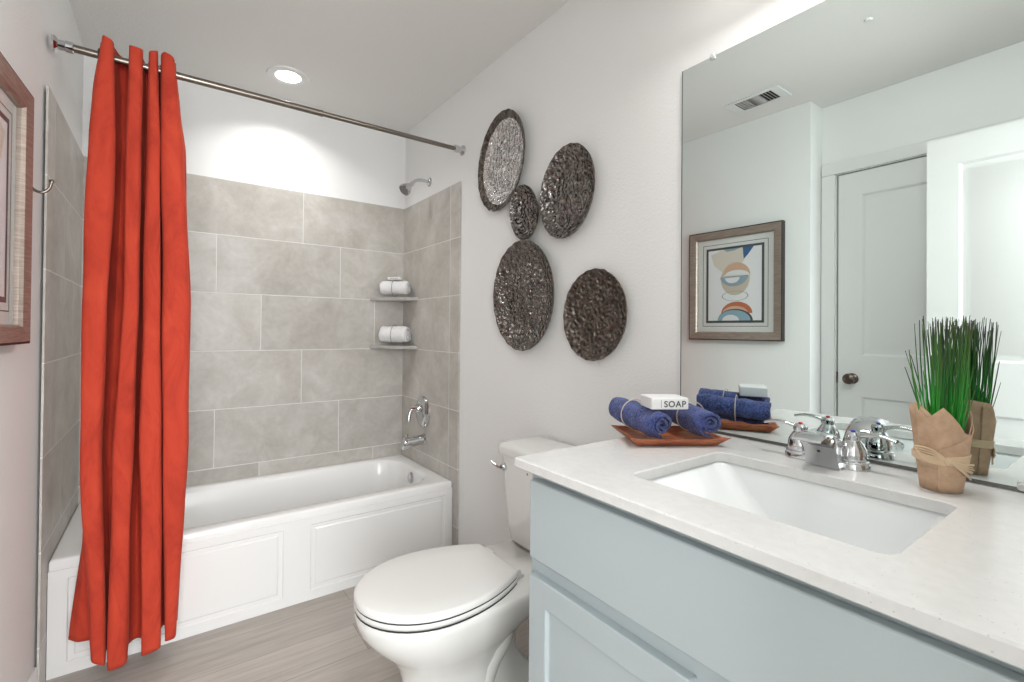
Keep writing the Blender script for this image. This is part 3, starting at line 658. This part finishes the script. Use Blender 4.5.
# spout: a broad arched hood, profile in x-z, tapered in y
top_p = catmull([(1.464, 0, .902), (1.454, 0, .924), (1.430, 0, .946), (1.400, 0, .959), (1.370, 0, .964), (1.347, 0, .961), (1.330, 0, .955)], 5)
bot_p = catmull([(1.401, 0, .8903), (1.399, 0, .904), (1.393, 0, .919), (1.382, 0, .933), (1.366, 0, .943), (1.348, 0, .949), (1.330, 0, .950)], 5)
lo = []
for k, (a, b) in enumerate(zip(top_p, bot_p)):
    q = k/(len(top_p)-1); hw = .031-.005*q; lp = []
    e = (a-b); r_ = min(.013, e.length*.45)
    for su, sv in ((-1, 0), (-1, .72), (-.86, .93), (-.6, 1.0), (-.2, 1.03), (.2, 1.03), (.6, 1.0), (.86, .93), (1, .72), (1, 0)):
        lp.append(b+e*sv+Vector((0, fy-.010+hw*su, 0)))
    lo.append(lp)
MB().loft(lo).build('spout', M_CHROME, t, angle=50)
MB().lathe([(.0032, -.0005), (.0032, .001), (.0005, .001)], (1.3915, fy-.008, .9225), (-.75, 0, -.6), 14).build('spout_screw', M_GAP, t)

# ------------------------------------------------------------------ tray with rolled navy towels and soap
R2 = Vector((.85, -.527, 0)).normalized(); D2 = Vector((.527, .85, 0)).normalized()
tc = Vector((1.338, -2.056, CZ1))
t = thing('wooden_tray', 'red-brown wooden tray with pointed corners on the countertop beside the mirror', 'tray', tc)
def TP(u, v, z): return tc+R2*u+D2*v+Vector((0, 0, z))
def trl(hu, hv, z, cu=0, cz=0, n=8):
    """rectangle loop whose corners are pulled out by cu and up by cz"""
    out = []
    cs = [(1, 1), (-1, 1), (-1, -1), (1, -1)]
    for k in range(4):
        a, b = cs[k], cs[(k+1) % 4]
        for i in range(n):
            q = i/n; e = abs(2*q-1)**6; u = a[0]+(b[0]-a[0])*q; v = a[1]+(b[1]-a[1])*q
            out.append(TP(u*hu+(math.copysign(cu, u)*e if abs(u) > .01 else 0), v*hv, z+cz*e))
    return out
MB().loft([trl(.092, .056, .0005), trl(.096, .061, .002), trl(.108, .076, .0175, .010, .002), trl(.111, .079, .0205, .012, .003), trl(.106, .075, .0195, .009, .003), trl(.094, .062, .009), trl(.084, .054, .007)]).build('tray_body', M_TRAY, t, angle=35)
RR_ = .0385
bxs = [Vector((.30, .954, .062)), Vector((.40, .917, .062))]
for k, (c, label, tw, sd) in enumerate(((Vector((1.268, -2.092, 0)), 'rolled navy towel at the left of the wooden tray, farther from the mirror', .19, 3), (Vector((1.376, -2.150, 0)), 'rolled navy towel at the right of the wooden tray, nearest the mirror', .185, 9))):
    bx = bxs[k].normalized(); c += bx*tw/2; c.z = CZ1+.0200+RR_*.93+.002; tt = thing('rolled_towel', label, 'towel', (c.x, c.y, CZ1+.011), 'navy towels rolled in the wooden tray')
    roll_mesh(c, bx, tw, RR_, 2.5, .0100, sd, .0045).build('towel_roll', M_NAVY, tt, angle=80)
    ring(c+bx*(-.01 if k else .02), bx, RR_+.0018, .0013).build('twine', M_TWINE, tt)
sc_ = Vector((1.345, -2.045, CZ1+.0200+RR_*1.86-.0045)) - R2*.021 - D2*.040
t = thing('soap_box', 'white boxed soap bar lettered SOAP lying across the navy towels', 'soap', sc_)
Ms = Matrix.Translation(sc_) @ Matrix.Rotation(math.atan2(-.50, .866), 4, 'Z')
MB().box((-.046, -.036, 0), (.046, .036, .028)).xf(Ms).build('soap_carton', M_WHITE, t, bevel=.003)
fc = bpy.data.curves.new('letters', 'FONT'); fc.body = 'SOAP'; fc.size = .0205; fc.extrude = .0003; fc.align_x = 'CENTER'; fc.offset = .0004; fc.space_character = 1.12
fo = bpy.data.objects.new('letters', fc); COL.objects.link(fo)
dg = bpy.context.evaluated_depsgraph_get(); me = bpy.data.meshes.new_from_object(fo.evaluated_get(dg)); bpy.data.objects.remove(fo)
me.transform(Matrix.Translation(-sc_) @ Ms @ Matrix.Translation((.0115, -.0363, .0065)) @ Matrix.Rotation(PI/2, 4, 'X'))
lt = bpy.data.objects.new('letters', me); COL.objects.link(lt); lt.parent = t; me.materials.clear(); me.materials.append(M_INK)
MB().box((-.0225, -.0364, .005), (-.0217, -.0359, .023)).xf(Ms).build('printed_line', M_INK, t)

# ------------------------------------------------------------------ potted grass in kraft paper
pc = Vector((1.422, -2.553, CZ1)); PA = math.atan2(-.62, -.78)   # direction of the side that faces the room
t = thing('potted_grass', 'artificial green grass in a kraft paper wrapped pot tied with raffia', 'plant', pc)
def pot_r(a, z, k=1.):
    """rounded-square cross-section, widening upward"""
    b = (a-PA)-.35; sq = 1/((abs(math.cos(b))**4+abs(math.sin(b))**4)**.25); base = .0245+.0125*(z/.13)**.9
    return base*(.55+.45*sq)*k
def PP(a, z, k=1.): r = pot_r(a, z, k); return pc+Vector((r*math.cos(a), r*math.sin(a), z))
def sheet(a0, a1, tops, k, z0=.0005, n=40, m_=8):
    """curved paper panel; tops: (fraction, height) outline of the upper edge"""
    lo = []
    for i in range(n+1):
        q = i/n
        for (qa, ha), (qb, hb) in zip(tops, tops[1:]):
            if q <= qb: h = ha+(hb-ha)*(q-qa)/max(1e-6, qb-qa); break
        a = a0+(a1-a0)*q; lo.append([PP(a, z0+(h-z0)*j/m_, k+(.05*max(0, j/m_-.8) if h > .1 else 0)) for j in range(m_+1)])
    return MB().loft(lo, False, False, False)
sheet(PA-PI, PA+PI, [(0, .138), (.18, .146), (.30, .152), (.40, .128), (.48, .118), (.62, .096), (.72, .140), (.85, .146), (1, .138)], 1.0, n=80).build('paper_pot', M_KRAFT, t, solid=.0012)
sheet(PA-1.45, PA+.95, [(0, .152), (.24, .126), (.45, .148), (.82, .106), (1, .100)], 1.035, .04).build('paper_flap', M_KRAFT, t, solid=.001)
sheet(PA-.55, PA+1.75, [(0, .074), (.60, .101), (.70, .108), (1, .142)], 1.075).build('paper_flap', M_KRAFT, t, solid=.001)
rf = MB()
for k in range(6):
    rf.tube([PP(2*PI*j/48, .054+.0022*k-.007*math.cos(2*PI*j/48-PA+.4+.1*k)*.5, 1.10+.02*random.random())for j in range(48)], .0015, 6, True)
kn = PP(PA-.15, .056, 1.16)
rf.lathe([(.002, -.006), (.006, -.003), (.0065, .003), (.002, .006)], kn, Vector((math.sin(PA), -math.cos(PA), 0)), 12)
for k in range(9):
    e = PP(PA+1.15+.2*random.random(), .020+.028*k/8+.004*random.random(), 1.25+.1*random.random()); mid = PP(PA+.45, .040+.014*k/8, 1.2); rf.tube(catmull([kn, mid, e], 5), .0012, 6)
for k in range(4):
    o_ = PP(PA-1.25, .064+.004*k, 1.30+.06*k); rf.tube(catmull([kn, PP(PA-.7, .062+.004*k, 1.20), o_, PP(PA-1.0, .054+.002*k, 1.18), kn], 5), .0013, 6)
rf.build('raffia_tie', M_RAFFIA, t)
MB().lathe([(.001, .100), (.026, .100), (.030, .093)], pc, 'z', 24, True, False).build('soil', mat('dark_soil', (.03, .025, .02), .95), t)
gb = MB(); tints = []
for k in range(135):
    a = random.random()*2*PI; r = .023*math.sqrt(random.random()); b0 = pc+Vector((r*math.cos(a), r*math.sin(a), .080))
    h = .300+random.uniform(-.022, .006)
    lean = Vector((math.cos(a), math.sin(a), 0))*(r*.75)+Vector((random.uniform(-1, 1), random.uniform(-1, 1), 0))*.011
    side = (b0-pc).dot(R2)/.023
    if k >= 22 and side < -.25 and random.random() < .55: continue
    b0 += R2*.004; lean += R2*.003
    w = random.uniform(.0008, .0014)
    if k < 22: h = random.uniform(.15, .27)
    if k < 5: lean = (-R2*.9+Vector((-.2, .1, 0))*random.random())*(.036+.012*random.random()); b0 = pc-R2*.019+Vector((0, 0, .08)); h = random.uniform(.21, .25); r = 0
    bend = Vector((random.uniform(-1, 1), random.uniform(-1, 1), 0))*.005
    tp = Vector((b0.x, b0.y, pc.z))+lean+Vector((0, 0, h)); tp.x = min(tp.x, W-.012)
    gb.tube([b0, b0.lerp(tp, .35)+bend, b0.lerp(tp, .7)+bend*.7, tp], [w, w*.95, w*.85, w*.5], 5)
    g0 = random.random(); base = Vector((.010+.02*g0, .22+.42*g0, .02+.04*g0))
    tipc = Vector((.05+.05*g0, .10+.06*random.random(), .03)) if random.random() < .65 else Vector((.055, .045, .05))
    for q in (0, .35, .72, 1): tints += [tuple(base.lerp(tipc, min(1, max(0, q*1.35-.2))))+(1,)]*5
go = MB(); go.v, go.f, go.mi = gb.v, gb.f, gb.mi
me = bpy.data.meshes.new('grass_blades'); me.from_pydata([p-pc for p in gb.v], [], gb.f); me.materials.append(M_GRASS)
ca_ = me.color_attributes.new('tint', 'FLOAT_COLOR', 'POINT'); ca_.data.foreach_set('color', [c for q in tints for c in q])
o = bpy.data.objects.new('grass_blades', me); COL.objects.link(o); o.parent = t; o['kind'] = 'stuff'

# ------------------------------------------------------------------ toilet
ty = -1.518
t = thing('toilet', 'white two-piece toilet with closed lid between the bathtub and the vanity', 'toilet', (1.15, ty, 0))
def egg(xf, xc, w, wr, xb, z, n=48):
    """front half ellipse from xf, straight flanks narrowing to half-width wr at xb"""
    out = []
    for k in range(n//2+1):
        a = PI/2+PI*k/(n//2); out.append(Vector((xc+(xc-xf)*math.cos(a), ty+w*math.sin(a), z)))
    fl = []
    for k in range(1, 13):
        s_ = k/12; fl.append((xc+(xb-.012-xc)*s_, w+(wr-w)*s_**2.1))
    fl += [(xb-.003, wr-.006), (xb, wr-.016)]
    out += [Vector((x, ty-y, z)) for x, y in fl] + [Vector((x, ty+y, z)) for x, y in fl[::-1]]
    return out
bw = [egg(.868, 1.04, .104, .095, 1.36, .0), egg(.866, 1.04, .106, .097, 1.36, .012), egg(.876, 1.04, .098, .085, 1.34, .035), egg(.876, 1.03, .096, .07, 1.27, .10), egg(.872, 1.02, .100, .066, 1.23, .16), egg(.856, 1.01, .114, .066, 1.23, .205), egg(.822, 1.00, .142, .072, 1.28, .25),
      egg(.775, .985, .165, .085, 1.40, .295), egg(.747, .975, .178, .105, 1.49, .335), egg(.738, .97, .182, .118, 1.50, .365), egg(.738, .97, .182, .120, 1.50, .380), egg(.744, .97, .177, .116, 1.497, .386)]
b = MB().loft(bw)
for sg in (-1, 1):
    tp_ = catmull([(.93, ty+sg*.050, .17), (1.01, ty+sg*.066, .235), (1.09, ty+sg*.074, .285), (1.145, ty+sg*.074, .285), (1.160, ty+sg*.07, .225), (1.12, ty+sg*.062, .16), (1.10, ty+sg*.058, .08), (1.16, ty+sg*.058, .03)], 6)
    b.tube(tp_, .040, 16)
b.build('bowl', M_CER, t, angle=60)
def seat_loop(k, z): return egg(.735+k, .95, .182-k, .118-k*.8, 1.198-k*.7, z)
MB().loft([seat_loop(.006, .3905), seat_loop(.001, .393), seat_loop(.0, .403), seat_loop(.003, .4062)]).build('seat', M_SEAT, t, angle=60)
MB().loft([seat_loop(.0022, .4060), seat_loop(.0022, .4100)], False, False).build('seat_gap_shade', M_GAP, t)  # dark strip standing in for the shade between seat and lid
MB().loft([seat_loop(.0025, .3862), seat_loop(.0025, .3908)], False, False).build('seat_gap_shade', M_GAP, t)  # same painted shade between bowl rim and seat
MB().loft([seat_loop(.004, .4095), seat_loop(.0, .4115), seat_loop(.0, .4235), seat_loop(.003, .4275), seat_loop(.010, .4292), seat_loop(.07, .4305)]).build('lid', M_SEAT, t, angle=60)
for sg in (-1, 1):
    MB().lathe([(.011, -.022), (.012, -.018), (.012, .018), (.011, .022)], (1.212, ty+sg*.072, .405), 'y', 18).box((1.204, ty+sg*.072-.016, .3865), (1.236, ty+sg*.072+.016, .396)).build('hinge', M_SEAT, t)
TX0_, TX1_ = 1.322, 1.515
def tk(gx, gy, z, r): return rr(TX0_+gx, TX1_, ty-.188+gy, ty+.188-gy, r, z, 8)
MB().loft([tk(.035, .045, .386, .03), tk(.022, .030, .402, .04), tk(.016, .022, .46, .04), tk(.006, .010, .62, .04), tk(0, .004, .708, .04)]).build('tank', M_CER, t, angle=50)
MB().loft([tk(-.008, -.006, .7085, .045), tk(-.012, -.010, .714, .048), tk(-.012, -.010, .735, .048), tk(-.006, -.005, .744, .044), tk(.02, .02, .748, .03)]).build('tank_lid', M_CER, t, angle=50)
lvr = MB().lathe([(.015, 0), (.015, .006), (.010, .010), (.008, .018)], (TX0_+.004, ty+.146, .664), '-x', 20)
lvr.tube(catmull([(TX0_-.014, ty+.146, .664), (TX0_-.018, ty+.165, .664), (TX0_-.018, ty+.196, .672)], 5), .006, 10).build('flush_lever', M_CHROME, t)
MB().lathe([(.004, 0), (.004, .0015)], (TX0_+.0035, ty+.010, .668), '-x', 14).build('maker_mark', mat('grey_ink', (.2, .2, .2), .6), t)
for sg in (-1, 1): MB().lathe([(.014, 0), (.014, .008), (.009, .016), (.001, .018)], (1.19, ty+sg*.098, .020), 'z', 18).build('bolt_cap', M_SEAT, t)
